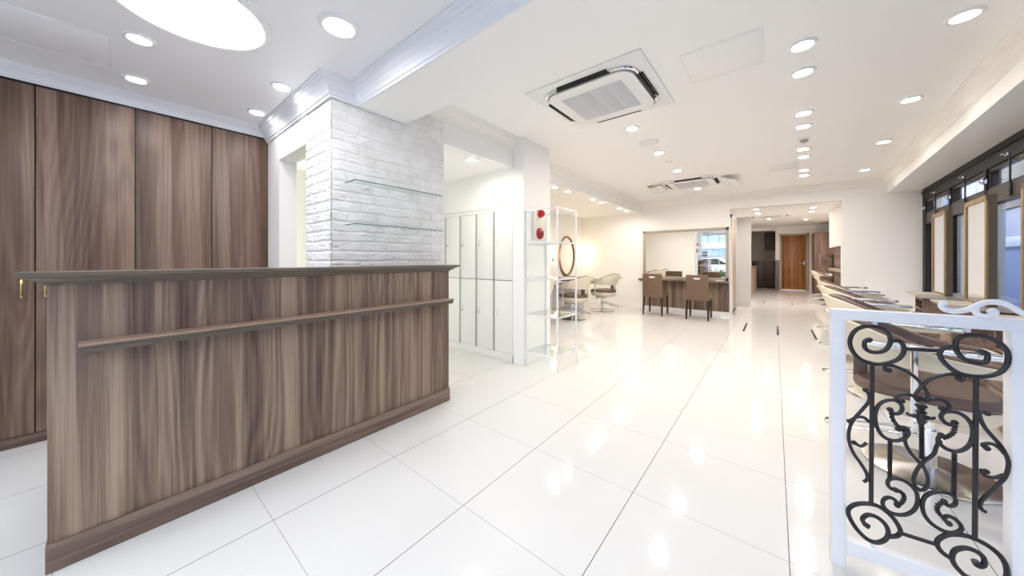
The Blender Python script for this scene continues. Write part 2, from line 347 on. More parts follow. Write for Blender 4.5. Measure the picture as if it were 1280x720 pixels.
# ------------------------------------------------------------------ the room
RY = 0.0594                                       # the window side runs 3.4 degrees off the tile grid
def xw(y, d=0.0): return 1.84 - d + RY * (y - 8.02)
ZC, ZR = 2.51, 2.36
CORN = [(0, -.118), (.010, -.118), (.012, -.104), (.020, -.100), (.026, -.082), (.042, -.056), (.064, -.038), (.068, -.028), (.082, -.024), (.088, -.010), (.098, -.008), (.098, 0), (0, 0)]
def cornice(name, path, z, s=1.0, mat='cornice'):
    return struct(name, MB().sweep(path, [(o * s, z + h * s) for o, h in CORN]), M[mat], smooth=12)

fl = MB(); poly = [(-4.4, -1.5), (xw(-1.5, -.02), -1.5), (xw(8.02, -.02), 8.02), (1.95, 16.1), (1.95, 17.8), (-4.4, 17.8)]
struct('floor', fl.prism(poly, -.12, 0.0), M['tile'])
struct('ceiling', MB().prism([(-4.4, 1.48), (xw(1.48) + .1, 1.48), (xw(8.1) + .1, 8.1), (-4.4, 8.1)], ZC, ZC + .08), M['ceil'])
struct('reception_ceiling', MB().prism([(-4.4, -1.6), (xw(-1.6) + .1, -1.6), (xw(1.12) + .1, 1.12), (-4.4, 1.12)], ZR, ZR + .23), M['ceil_gloss'])
struct('beam', MB().box((-2.286, 1.10, 2.245), (1.6, 1.48, 2.60)), M['ceil'])
# left side
struct('wall_left', MB().box((-3.85, -1.6, 0), (-3.70, .93, 2.4)).box((-3.72, -1.6, 2.285), (-3.645, .93, 2.36)), M['wall'])
struct('passage_wall', MB().box((-3.85, .918, 0), (-3.33, 1.05, 2.4)).box((-3.33, .918, 2.03), (-2.70, 1.05, 2.4)), M['wall'])
struct('passage_end_wall', MB().box((-4.45, .9, 0), (-4.30, 3.4, 2.6)), M['beige_wall'])
struct('passage_ceiling', MB().box((-4.4, 1.05, 2.210), (-2.38, 2.86, 2.30)), M['ceil'])
struct('passage_beam', MB().box((-2.40, 1.85, 2.198), (-2.282, 2.86, 2.6)), M['wall'])
struct('niche_back_wall', MB().box((-4.4, 3.30, 0), (-2.27, 3.38, 2.6)), M['wall'])
struct('niche_upper_wall', MB().box((-4.4, 2.85, 1.776), (-2.27, 3.30, 2.6)), M['wall'])
struct('niche_side_wall', MB().box((-4.4, 2.85, 0), (-3.80, 3.30, 1.776)), M['wall'])
struct('column', MB().box((-2.278, 2.845, 0), (-2.135, 3.385, 2.55)), M['wall'])
struct('alcove_wall', MB().box((-4.2, 3.38, 0), (-4.05, 8.1, 2.6)), M['wall'])
struct('alcove_ceiling', MB().box((-4.1, 3.38, 2.285), (-2.5, 8.05, 2.40)), M['ceil'])
struct('alcove_beam', MB().box((-2.60, 3.38, 2.283), (-2.505, 8.05, 2.56)), M['ceil'])
# far wall with the opening to the back
struct('wall_back', MB().box((-4.2, 8.02, 0), (-.72, 8.14, 2.6)), M['wall'])
struct('header_beam', MB().box((-.72, 8.02, 2.2), (.914, 8.14, 2.6)), M['wall'])
struct('window_corner_wall', MB().box((.914, 8.02, 0), (2.0, 8.14, 2.6)), M['wall'])
struct('corridor_wall', MB().box((-1.3, 9.18, 0), (-.735, 9.84, 2.3)), M['wall'])
struct('cupboard_recess_wall', MB().box((-1.4, 8.14, 0), (-1.3, 9.18, 2.6)), M['wall'])
struct('cupboard_upper_wall', MB().box((-1.3, 8.14, 2.102), (-.72, 9.18, 2.6)), M['wall'])
struct('grey_corridor_wall', MB().box((-1.3, 9.84, 0), (-.447, 10.0, 2.6)), M['grey_wall'])
struct('corridor_ceiling', MB().box((-1.4, 8.10, 2.2), (1.9, 9.85, 2.55)).box((-1.6, 9.85, 2.40), (1.9, 17.8, 2.55)), M['ceil'])
struct('far_corridor_wall', MB().box((-1.6, 9.95, 0), (-1.45, 16.0, 2.6)), M['wall'])
struct('far_window_side_wall', MB().box((1.80, 8.10, 0), (1.95, 17.8, 2.6)), M['wall'])
struct('corner_wall', MB().box((.93, 8.14, 1.42), (1.80, 9.86, 2.3)).box((1.03, 8.14, 0), (1.80, 9.86, 1.44)), M['wall'])
# end wall: a door and an opening into a dim back room
struct('end_wall', MB().box((-1.6, 16.02, 2.27), (.06, 16.14, 2.5)).box((-1.6, 16.02, 0), (-.74, 16.14, 2.5)).box((.03, 16.02, 0), (.16, 16.14, 2.5))
       .box((.16, 16.02, 2.10), (.98, 16.14, 2.5)).box((.98, 16.02, 0), (1.95, 16.14, 2.5)), M['wall'])
struct('back_room_wall', MB().box((-1.6, 17.7, 0), (.16, 17.8, 2.5)).box((-1.7, 16.1, 0), (-1.55, 17.8, 2.5)).box((.05, 16.14, 0), (.16, 17.8, 2.5)), M['beige_wall'])
d = struct('door_1', MB().box((.215, 16.04, .04), (.905, 16.08, 2.06), .003), M['door_wood'])
fr = MB()
for a, b in (((.155, 15.99, 0), (.215, 16.09, 2.12)), ((.905, 15.99, 0), (.985, 16.09, 2.12)), ((.155, 15.99, 2.06), (.985, 16.09, 2.12))): fr.box(a, b, .004)
struct('door_frame', fr, M['champagne'], d)
struct('door_threshold', MB().box((.215, 16.0, 0), (.905, 16.10, .045), .003), M['white_lac'], d)
hd = MB().box((.835, 16.02, .95), (.875, 16.04, 1.10), .004).tube([(.855, 16.03, 1.02), (.855, 15.97, 1.02), (.72, 15.97, 1.02)], .011, n=8)
struct('door_handle', hd, M['steel'], d)
struct('back_room_end_wall', MB().box((.16, 17.7, 0), (1.9, 17.8, 2.5)), M['wall'])
struct('trim_1', MB().box((.035, 16.0, 0), (.15, 16.02, 1.13), .003), M['slate'])
# right side: bulkhead above the windows
bk = MB().prism([(xw(8.02) + .1, 8.1), (1.448, 8.1), (1.448 + RY * (1.2 - 8.02), 1.2), (xw(1.2) + .1, 1.2)], 2.262, 2.56)
struct('window_beam', bk, M['ceil'])
struct('window_front_ceiling', MB().prism([(1.448 + RY * -6.8, 1.25), (1.448 + RY * -9.6, -1.55), (xw(-1.55) + .1, -1.55), (xw(1.25) + .1, 1.25)], 2.262, 2.37), M['ceil'])
# cornices
cornice('trim_2', [(1.30, 1.10), (-2.284, 1.10), (-2.284, .916), (-3.66, .916)], ZR)
struct('trim_5', MB().sweep([(-3.645, .917), (-3.645, -1.5)], [(o * .85, ZR + h * .66) for o, h in CORN]), M['cornice'], smooth=12)
cornice('trim_3', [(-2.281, 2.846), (-2.281, 1.48)], ZC, 1.0, 'cornice_warm')
cornice('trim_4', [(1.448 + RY * (1.48 - 8.02), 1.48), (1.448, 8.02), (-2.505, 8.02), (-2.505, 3.384)], ZC, 1.0, 'cornice_warm')

# white painted brick pillar
PX, PY0, PY1 = -2.285, .918, 1.866
def brick_h(u, z, seed):
    ch, bl, j = .068, .200 + (.24 if seed > 5 else 0), .0042
    zz = z + .006 * noise.noise((u * 7, z * 5, seed))
    row = math.floor(zz / ch); fz = zz - row * ch
    off = (.5 * (row % 2) + .12 * noise.noise((row * 3.7, seed, .3))) * bl
    uu = u + off + .004 * noise.noise((u * 14, z * 20, seed + 5))
    k = math.floor(uu / bl); fu = uu - k * bl
    wob = .0022 * noise.noise((u * 40, z * 40, seed + 9))
    d = min(fz, ch - fz, fu, bl - fu) - j + wob * 1.6
    e = max(0.0, min(1.0, d / .0045)); e = e * e * (3 - 2 * e)
    face = .003 * noise.noise((k * 5.1, row * 2.3, seed)) + .0022 * noise.noise((u * 25, z * 60, seed + 2)) + .0016 * noise.noise((u * 90, z * 140, seed + 4))
    crack = noise.noise((u * 16, z * 75, seed + 12))
    if crack > .40: face -= .006 * min(1, (crack - .40) * 7)
    return e * (.0066 + face)
pl = MB()
for face in (0, 1):
    L = (PY1 - PY0) if face == 0 else .435
    z0, z1 = .98, 2.50; nu, nz = int(L / .0055), int((z1 - z0) / .0046); base = len(pl.v); vs = []
    for i in range(nz + 1):
        z = z0 + (z1 - z0) * i / nz
        for k in range(nu + 1):
            u = L * k / nu; h = brick_h(u + 3 * face, z, 1.0 + 7 * face)
            if face == 0: vs.append((PX - .008 + h, PY0 + .006 + (L - .006) * k / nu, z))
            else: vs.append((PX - .004 - u, PY0 + .008 - h, z))
    fs = [(i * (nu + 1) + k, i * (nu + 1) + k + 1, (i + 1) * (nu + 1) + k + 1, (i + 1) * (nu + 1) + k) for i in range(nz) for k in range(nu)]
    pl.add(vs, fs)
pl.box((PX - .43, PY0 + .009, 0), (PX - .009, PY1, 2.55))
o = pl.build('brick_pillar', M['brick'], None, 60); o['kind'] = 'structure'

# ------------------------------------------------------------------ windows on the right, set in their own line
WA = -math.atan(RY)
def wroot(name):
    o = bpy.data.objects.new(name, None); COL.objects.link(o); o.location = (1.84, 8.02, 0); o.rotation_euler = (0, 0, WA); return o
s = struct('window_sill_wall', MB().box((-.02, -9.6, 0), (.14, 0, .42)).box((-.05, -9.6, .42), (.14, 0, .45), .004), M['wall']); s.location = (1.84, 8.02, 0); s.rotation_euler = (0, 0, WA)
MY = [-.11, -1.31, -2.43, -3.55, -4.67, -5.79, -6.91, -8.03, -9.15]
wf = MB(); wf.box((-.03, -9.55, 2.075), (.07, 0, 2.262)).box((-.045, -9.55, 2.19), (.07, 0, 2.215)).box((-.03, -.16, .45), (.07, 0, 2.2))
for y in MY[1:]: wf.box((-.03, y - .028, .45), (.06, y + .028, 2.1))
win = wf.build('window_1', M['frame_dark'], None, 35); win['kind'] = 'structure'; win.location = (1.84, 8.02, 0); win.rotation_euler = (0, 0, WA)
mr = MB().box((-.025, -9.5, 1.715), (.055, -.1, 1.865), .004).box((-.022, -9.5, .45), (.05, -.1, .50), .004)
struct('window_rail', mr, M['frame_brown'], win)
for i in range(len(MY) - 1):
    a, b = MY[i + 1] + .028, MY[i] - .028
    sa = MB()
    for q in (((-.015, a, 1.865), (.035, a + .035, 2.075)), ((-.015, b - .035, 1.865), (.035, b, 2.075)), ((-.015, a, 2.04), (.035, b, 2.075)), ((-.015, a, 1.865), (.035, b, 1.885))): sa.box(*q, .003)
    struct('window_sash', sa, M['frame_brown'], win)
    struct('window_rod', MB().cyl((-.03, (a + b) / 2, 1.80), (-.03, (a + b) / 2, 2.12), .007, n=8).box((-.036, (a + b) / 2 - .02, 1.735), (-.02, (a + b) / 2 + .02, 1.85), .003), M['black'], win)
    lt = MB().box((-.055, (a + b) / 2 - .03, 2.095), (-.02, (a + b) / 2 + .03, 2.125), .004).cyl((-.06, (a + b) / 2 - .02, 2.11), (-.06, (a + b) / 2 + .05, 2.12), .009, n=8)
    lt.box((-.06, b - .01, 1.93), (-.02, b + .03, 1.985), .004).cyl((-.065, b - .05, 1.955), (-.065, b + .02, 1.96), .010, n=8).ball((-.065, b - .06, 1.955), .016, 10)
    struct('window_latch', lt, M['chrome'], win)
    struct('window_pane', MB().box((.008, a + .02, 1.88), (.014, b - .02, 2.05)).box((.010, a, .49), (.018, b, 1.72)), M['glass'], win)
    struct('window_jamb', MB().box((-.012, a, .5), (.04, a + .05, 1.715), .004), M['white_lac'], win)
for y in (-1.41, -2.53): struct('window_post', MB().box((.02, y - .06, .5), (.05, y + .06, 1.71), .003), M['pale_post'], win)
# shop front behind the camera, partly seen in the big mirror
sf = MB().box((-3.9, -1.62, 0), (-2.86, -1.5, 2.5)).box((-2.9, -1.62, 2.32), (1.12, -1.5, 2.5)).box((-2.9, -1.62, 0), (1.12, -1.5, .30)).box((1.10, -1.62, 0), (1.45, -1.5, 2.5))
struct('wall_front', sf, M['wall'])
w2 = MB()  # unseen glazing beyond the mirrored part is widened to add daylight
for x, hw in ((-2.84, .03), (-2.40, .014), (-1.98, .014), (-1.56, .045), (-1.14, .014), (-.70, .014), (-.26, .045), (.20, .014), (.66, .014), (1.09, .03)): w2.box((x - hw, -1.58, .30), (x + hw, -1.52, 2.32), .003)
for z, hw in ((.325, .03), (.80, .014), (1.30, .014), (1.80, .014), (2.295, .03)): w2.box((-2.86, -1.575, z - hw), (1.11, -1.525, z + hw), .003)
w2o = struct('window_2', w2, M['white_lac'])
struct('window_pane', MB().box((-2.84, -1.553, .32), (1.09, -1.547, 2.30)), M['glass'], w2o)

# ------------------------------------------------------------------ outside
struct('street_ground', MB().prism([(-14, -16), (14, -16), (14, 34), (2.1, 34), (2.02, 8), (1.45, -1.62), (-14, -1.62)], -.25, -.13), M['asphalt'])
fc = MB().box((-12, -10.2, -.13), (10, -9.8, 3.4))
b1 = thing('opposite_building', 'pale blue building across the street, mirrored in the wide wall mirror', 'building', (0, 0, 0))
fc.build('wall', M['facade'], b1)
pb = MB().box((-12, -9.85, 1.9), (10, -9.7, 2.3)).box((-12, -9.85, 3.2), (10, -9.7, 3.5)); pb.build('band', M['facade_pale'], b1)
for x in (-8, -5.2, -2.4, .4): MB().box((x, -9.82, .6), (x + 1.6, -9.76, 1.7), .02).build('window', M['black'], b1)
b2 = thing('neighbouring_building', 'blue-grey neighbouring building close outside the side windows', 'building', (3.0, 4.5, -.13), WA)
MB().box((.25, -9, 0), (.7, 26, 6.0)).build('upper_wall', M['facade_grey'], b2)
MB().box((0, -9, 0), (.12, 26, 1.52)).build('fence_wall', M['facade'], b2)
MB().box((-.05, -9, 1.52), (.2, 26, 1.70), .01).build('white_ledge', M['facade_pale'], b2)
MB().box((-.06, .9, 0), (.02, 2.3, 3.0)).build('brick_pier', M['brickout'], b2)
for k in range(9): MB().box((-.03, -6.4 + k * 2.6, .1), (.005, -5.3 + k * 2.6, 1.5), .01).build('panel', M['facade_panel'], b2)
for k in range(6): MB().cyl((.2, -5 + k * 3.1, 1.7), (.2, -5 + k * 3.1, 5.9), .04, n=12).build('drain_pipe', M['facade_panel'], b2)
for k in range(5): MB().box((.22, -6 + k * 4, 2.3), (.26, -4.6 + k * 4, 3.6), .01).build('window', M['black'], b2)
hg = MB()
for k in range(900):
    c = Vector((random.uniform(-4.6, .2), -4.6 + random.uniform(-.28, .28), random.uniform(-.12, .62)))
    a = Vector((random.uniform(-1, 1), random.uniform(-1, 1), random.uniform(-1, 1))).normalized() * .07; b = a.orthogonal().normalized() * .045
    hg.add([c - a, c + b, c + a, c - b], [(0, 1, 2, 3)])
hg.box((-4.55, -4.8, -.13), (.15, -4.4, .5), .05)
tag(hg.build('clipped_hedge', M['hedge'], None, 0), 'clipped green hedge along the street, mirrored in the wide wall mirror', 'hedge')
car = thing('car', 'white car parked in the street, mirrored in the wide wall mirror', 'car', (-3.3, -7.0, -.13))
prof = [(-2.0, .28), (-2.05, .62), (-1.85, .86), (-1.15, .94), (-.55, 1.36), (.75, 1.40), (1.45, .98), (1.95, .90), (2.08, .60), (2.0, .28)]
MB().prism(prof, -.8, .8, 'Y').build('body', M['car'], car, 40)
MB().prism([(-1.0, .96), (-.5, 1.31), (.7, 1.34), (1.25, 1.0)], -.815, .815, 'Y').build('side_window', M['black'], car)
for x in (-1.25, 1.3):
    for y in (-.72, .72): MB().cyl((x, y - .1, .31), (x, y + .1, .31), .31, n=24).build('wheel', M['tyre'], car)
# ------------------------------------------------------------------ reception counter
c = thing('reception_counter', 'long walnut reception counter with moulded top and bag rail, in front of the brick pillar', 'counter', (-2.105, -.148, 0))
CL = 1.917
MB().box((-.14, 0, .10), (0, CL, 1.075), .003).build('front_panel', M['walnut'], c)
MB().box((-.135, -.004, 0), (.012, CL + .004, .105), .003).build('plinth', M['walnut_h'], c)
tp = [(-.15, 1.072), (.006, 1.072), (.008, 1.080), (.022, 1.084), (.030, 1.094), (.046, 1.100), (.050, 1.106), (.062, 1.108), (.064, 1.122), (-.15, 1.122)]
m = MB()
def ring(o, z, back=-.16): return [(back, -o, z), (o, -o, z), (o, CL + o, z), (back, CL + o, z)]
vs = []; 
for o, z in tp[1:-1]: vs += ring(o, z)
n = len(tp) - 2
fs = [(i * 4 + k, i * 4 + (k + 1) % 4, (i + 1) * 4 + (k + 1) % 4, (i + 1) * 4 + k) for i in range(n - 1) for k in range(4)] + [(0, 1, 2, 3), tuple((n - 1) * 4 + k for k in range(4))]
m.add(vs, fs); m.build('moulded_top', M['moulding'], c, 20)
rp = [(.0, .806), (.040, .806), (.050, .812), (.084, .814), (.090, .820), (.090, .832), (.096, .835), (.096, .842), (.0, .842)]
ra = MB().prism(rp, .075, CL - .03, 'Y').build('bag_rail', M['moulding'], c, 20)
MB().prism([(.0, .842), (.096, .842), (.101, .846), (.098, .851), (.0, .852)], .072, CL - .027, 'Y').build('rail_board', M['rail_wood'], ra, 20)
wk = MB().box((-.62, .05, .70), (-.14, .90, .735), .003).box((-.60, .06, 0), (-.14, .09, .70)).box((-.60, .86, 0), (-.14, .89, .70)); wk.build('work_shelf', M['walnut_h'], c)

# ------------------------------------------------------------------ wardrobe wall
def cabinet(y0, doors, hand, label):
    w = .4155; c = thing('tall_cabinet', label, 'cabinet', (-3.645, y0, 0), 0, 'full-height walnut cabinets behind the counter')
    L = w * doors
    MB().box((-.05, .001, .07), (-.022, L - .001, 2.28)).build('carcass', M['black'], c)
    MB().box((-.05, .001, 0), (-.012, L - .001, .066), .002).build('plinth', M['walnut_h'], c)
    for k in range(doors):
        MB().box((-.03, k * w, 2.269), (-.004, (k + 1) * w, 2.283)).build('shadow_strip', M['black'], c)
        d = MB().box((-.021, k * w + .0025, .072), (0, (k + 1) * w - .0025, 2.268), .002).build('door', M['walnut_warm'], c)
        yy = (k + 1) * w - .045 if (k + hand) % 2 == 0 else k * w + .04
        h = MB().tube(catmull([(0, yy, .925), (.022, yy, .93), (.03, yy, .96), (.03, yy, 1.015), (.022, yy, 1.045), (0, yy, 1.05)], 4), .0065, n=8, sx=1.0)
        h.build('handle', M['brass'], d)
    return c
cabinet(-.7155, 2, 0, 'tall walnut cabinet nearest the front, brass handles showing beside the counter end')
cabinet(.1155, 2, 0, 'tall walnut cabinet behind the counter, nearest the brick pillar')

# ------------------------------------------------------------------ glass shelves on the pillar
def gshelf(z, label):
    c = thing('glass_shelf', label, 'shelf', (PX, 1.01, z), 0, 'glass shelves on the brick pillar')
    MB().box((.002, 0, -.005), (.147, .725, .0)).build('glass_pane', M['shelf_glass'], c)
    e = MB().box((.147, 0, -.0052), (.150, .725, .0002)).box((.002, -.002, -.0052), (.15, .0, .0002)); e.build('polished_edge', M['glass_edge'], c)
    for y in (.15, .58): MB().box((0, y - .008, -.017), (.04, y + .008, -.006), .002).build('bracket', M['white_lac'], c)
gshelf(1.695, 'upper glass shelf on the white brick pillar')
gshelf(1.407, 'lower glass shelf on the white brick pillar')

# ------------------------------------------------------------------ lockers
lk = thing('locker_bank', 'white bank of two-tier lockers in the niche beyond the brick pillar', 'lockers', (-2.28, 2.85, 0))
f = MB().box((-1.475, .012, 0), (0, .44, 1.76)).box((-1.475, 0, 1.725), (0, .02, 1.772), .002).box((-1.475, 0, 0), (0, .02, .085), .002).box((-.016, 0, 0), (0, .02, 1.76))
f.build('body', M['locker'], lk)
gp = MB(); pit = .2945
for k in range(5): gp.box((-.016 - (k + 1) * pit, .008, .085), (-.016 - (k + 1) * pit + .027, .014, 1.725))
gp.box((-1.47, .010, .918), (-.016, .014, .932)); gp.build('hinge_gap', M['grey_gap'], lk)
for k in range(5):
    x1 = -.016 - k * pit; x0 = x1 - pit + .028
    for z0, z1 in ((.09, .920), (.930, 1.722)):
        d = MB().box((x0, -.004, z0), (x1 - .002, .012, z1), .003).build('locker_door', M['locker'], lk)
        zz = (z0 + z1) / 2 + .02
        MB().cyl((x0 + .035, -.004, zz), (x0 + .035, -.016, zz), .011, n=12).build('lock', M['steel'], d)
        MB().cyl((x0 + .05, -.004, zz + .045), (x0 + .05, -.009, zz + .045), .006, n=8).build('release_button', M['steel'], d)

# ------------------------------------------------------------------ display rack
rk = thing('display_rack', 'slim white metal display rack with clear glass shelves, standing at the white column', 'rack', (-2.125, 2.88, 0))
RW, RD, RH, t2 = .395, .40, 1.71, .008
for x in (0, RW):
    for y in (0, RD): MB().box((x - t2, y - t2, 0), (x + t2, y + t2, RH), .002).build('post', M['white_lac'], rk)
MB().box((0, -t2, RH - .014), (RW, t2, RH), .002).box((0, RD - t2, RH - .014), (RW, RD + t2, RH), .002).box((-t2, 0, RH - .014), (t2, RD, RH), .002).box((RW - t2, 0, RH - .014), (RW + t2, RD, RH), .002).build('top_frame', M['white_lac'], rk)
for z in (.16, .57, .968, 1.358):
    s = MB().box((0, -.005, z - .016), (RW, .005, z - .004), .001).box((0, RD - .005, z - .016), (RW, RD + .005, z - .004), .001).box((-.005, 0, z - .016), (.005, RD, z - .004), .001).box((RW - .005, 0, z - .016), (RW + .005, RD, z - .004), .001)
    so = s.build('shelf_frame', M['white_lac'], rk)
    MB().box((.006, .006, z - .004), (RW - .006, RD - .006, z + .003)).build('shelf_glass', M['shelf_glass'], so)

# ------------------------------------------------------------------ fire alarm on the column
al = thing('fire_alarm', 'cream fire alarm panel with red lamp and red call button on the white column', 'alarm', (-2.135, 2.995, 1.56))
MB().box((0, 0, -.16), (.022, .262, .17), .006).box((.022, .012, -.148), (.026, .25, .158), .003).build('panel', M['panel'], al)
MB().lathe([(.0, .062), (.022, .058), (.040, .038), (.046, .012), (.046, 0)], 24, (0, 0, 0), mat=Matrix.Translation((.026, .128, .135)) @ Matrix.Rotation(PI / 2, 4, 'Y')).build('lamp', M['red'], al)
bt = MB().lathe([(.0, .020), (.020, .020), (.024, .026), (.058, .022), (.066, .010), (.066, 0)], 28, (0, 0, 0), mat=Matrix.Translation((.026, .122, -.095)) @ Matrix.Rotation(PI / 2, 4, 'Y')).build('call_button', M['darkred'], al)
MB().cyl((.046, .122, -.10), (.052, .122, -.10), .016, n=14).build('push_disc', M['black'], bt)
MB().box((.05, .105, -.062), (.053, .14, -.05)).build('plate', M['white_lac'], bt)

# ------------------------------------------------------------------ ceiling cassettes
def rrect(w, h, r, n=8, z=0):
    pts = []
    for cx, cy, a0 in ((w - r, h - r, 0), (-w + r, h - r, PI / 2), (-w + r, -h + r, PI), (w - r, -h + r, 1.5 * PI)):
        for k in range(n + 1):
            a = a0 + PI / 2 * k / n; pts.append((cx + r * math.cos(a), cy + r * math.sin(a), z))
    return pts
def cassette(loc, label, hw=.475):
    c = thing('ceiling_air_conditioner', label, 'air conditioner', loc, 0, 'ceiling cassette air conditioners')
    MB().box((-hw, -hw, -.012), (hw, hw, 0), .004).build('cover_plate', M['acwhite'], c)
    k = MB(); pr = [(p[0], p[1]) for p in rrect(.345, .345, .11)]
    k.prism(pr, -.038, -.010); k.build('centre_panel', M['acwhite'], c, 40)
    MB().tube(rrect(.362, .362, .125, z=-.016), .013, n=8, closed=True).build('chrome_trim', M['chrome'], c)
    s = MB()
    for a in range(4):
        mm = Matrix.Rotation(a * PI / 2, 4, 'Z')
        s.box((-.215, .352, -.030), (.215, .372, -.006), .002, mat=mm).box((-.20, .38, -.028), (.20, .392, -.006), .002, mat=mm)
    s.build('louver_slot', M['slot'], c)
    g = MB()
    for i in range(4): g.box((-.25 + i * .126, -.235, -.042), (-.25 + i * .126 + .120, .235, -.036), .002)
    g.build('intake_grille', M['grille'], c)
    MB().box((-.272, -.262, -.0395), (.272, .262, -.0375)).build('grille_frame', M['acwhite'], c)
    return c
cassette((-1.115, 2.565, ZC), 'ceiling cassette air conditioner next to the brick pillar', .455)
a2 = cassette((-1.12, 6.40, ZC), 'ceiling cassette air conditioner with side deflectors, above the mirrored desk', .43)
for sx in (-1, 1):
    d = MB().box((sx * .47, -.30, -.11), (sx * .50, .30, -.10), .003, mat=Matrix.Translation((sx * .0, 0, 0)))
    d = MB().add([(sx * .46, -.28, -.035), (sx * .46, .28, -.035), (sx * .66, .28, -.10), (sx * .66, -.28, -.10), (sx * .46, -.28, -.041), (sx * .46, .28, -.041), (sx * .66, .28, -.106), (sx * .66, -.28, -.106)],
                 [(0, 1, 2, 3), (4, 5, 6, 7), (0, 1, 5, 4), (1, 2, 6, 5), (2, 3, 7, 6), (3, 0, 4, 7)]).build('wind_deflector', M['acwhite'], a2)
    for y in (-.2, .2): MB().tube([(sx * .44, y, -.01), (sx * .50, y, -.02), (sx * .55, y, -.075), (sx * .50, y + .02, -.05)], .005, n=6).build('wire_bracket', M['greyplastic'], d)
cassette((-.10, 11.6, 2.40), 'ceiling cassette air conditioner in the back corridor', .46)

# ------------------------------------------------------------------ lamps
def downlight(r, mat):
    c = thing('recessed_downlight', 'x', 'downlight', (0, 0, -5))
    k = r / .07
    MB().lathe([(.048 * k, -.001), (.053 * k, -.010), (.066 * k, -.010), (.072 * k, -.004), (.073 * k, 0), (.048 * k, 0)], 32).build('trim_ring', M['white_lac'], c)
    MB().lathe([(0, -.0035), (.047 * k, -.0035), (.047 * k, -.001), (0, -.001)], 28).build('lamp', mat, c)
    return c
proto = {}
used = set()
def put(x, y, z, label, group, r=.07, mat='lamp'):
    key = (r, mat)
    if key not in proto: proto[key] = downlight(r, M[mat])
    p = proto[key]
    if key not in used: used.add(key); p.location = (x, y, z); p['label'] = label; p['group'] = group; return p
    return dup(p, (x, y, z), None, label, group)
ORD = ['first', 'second', 'third', 'fourth', 'fifth', 'sixth', 'seventh', 'eighth']
for i, (x, y) in enumerate([(.136, 2.72), (.158, 3.116), (.208, 3.99), (.225, 4.385), (.272, 5.29), (.297, 5.68), (.346, 6.55), (.367, 6.95)]):
    put(x, y, ZC, f'{ORD[i]} ceiling downlight from the camera in the long row over the aisle', 'downlights over the aisle')
for i, (x, y) in enumerate([(.813, 2.95), (.886, 4.21), (.971, 5.54), (1.052, 7.1)]):
    put(x, y, ZC, f'{ORD[i]} downlight from the camera in the row along the window bulkhead', 'downlights along the window bulkhead', .07, 'lamp_dim')
for i, (x, y) in enumerate([(-1.131, 3.35), (-1.132, 4.34), (-1.135, 5.377), (-1.135, 6.98)]):
    put(x, y, ZC, f'{ORD[i]} downlight from the near air conditioner towards the mirrored desk', 'downlights between the air conditioners')
rl = ['downlight beside the round ceiling lamp, above the counter side away from the cabinets', 'downlight close to the cabinet cornice, nearest the ceiling hatch', 'downlight by the pillar cornice, on the round lamp side', 'downlight in the corner of cabinet cornice and pillar cornice']
for (x, y), l in zip([(-2.662, .098), (-3.275, .106), (-2.639, .741), (-3.254, .744)], ['downlight between the round lamp and the cabinets, at the ceiling hatch end'] + rl[1:]):
    put(x, y, ZR, l, 'downlights of the reception ceiling', .062, 'lamp_cool')
put(-1.73, .735, ZR, 'largest bright downlight between the round lamp and the beam', 'downlights of the reception ceiling', .095, 'lamp_cool')
for i, y in enumerate([4.30, 4.70, 5.65, 6.05, 7.0, 7.40]):
    put(-2.63, y, 2.285, f'{ORD[i]} downlight from the column in the low alcove ceiling', 'downlights of the styling alcove', .06)
put(-2.43, 2.35, 2.205, 'downlight in the niche ceiling above the lockers', 'downlights of the locker niche', .07)
cl = ['corridor downlight just past the header, left one of the near pair', 'corridor downlight second past the header, on the grey wall side', 'corridor downlight on the window side, nearer of two', 'corridor downlight on the window side, farther of two']
for (x, y), l in zip([(-.292, 8.35), (-.281, 9.15), (.60, 8.75), (.62, 9.45)], cl): put(x, y, 2.2, l.replace('left one of the near pair', 'on the grey wall side'), 'downlights of the back corridor', .06, 'lamp' if x < 0 else 'lamp_dim')
for (x, y), l in zip([(-.6, 10.7), (.45, 10.7), (1.3, 11.0)], ['cupboard side', 'middle', 'styling chair side']): put(x, y, 2.40, 'fill lamp added out of view past the lowered corridor ceiling, ' + l, 'downlights of the back corridor', .06, 'lamp_corridor')  # unseen lamps added to brighten the far corridor
put(-.14, 12.6, 2.40, 'small downlight deep in the corridor before the dark opening', 'downlights of the back corridor', .06, 'lamp_corridor')
put(.75, 13.4, 2.40, 'small downlight deep in the corridor before the wooden door', 'downlights of the back corridor', .06, 'lamp_corridor')
rd = thing('round_ceiling_lamp', 'large round luminous ceiling lamp above the reception counter', 'ceiling lamp', (-2.153, .244, ZR))
MB().lathe([(0, -.022), (.255, -.022), (.272, -.012), (.272, -.004), (0, -.004)], 64).build('diffuser', M['disc'], rd)
MB().lathe([(.272, 0), (.272, -.014), (.280, -.018), (.294, -.016), (.300, -.006), (.315, -.006), (.318, 0)], 64).build('trim_ring', M['white_lac'], rd)

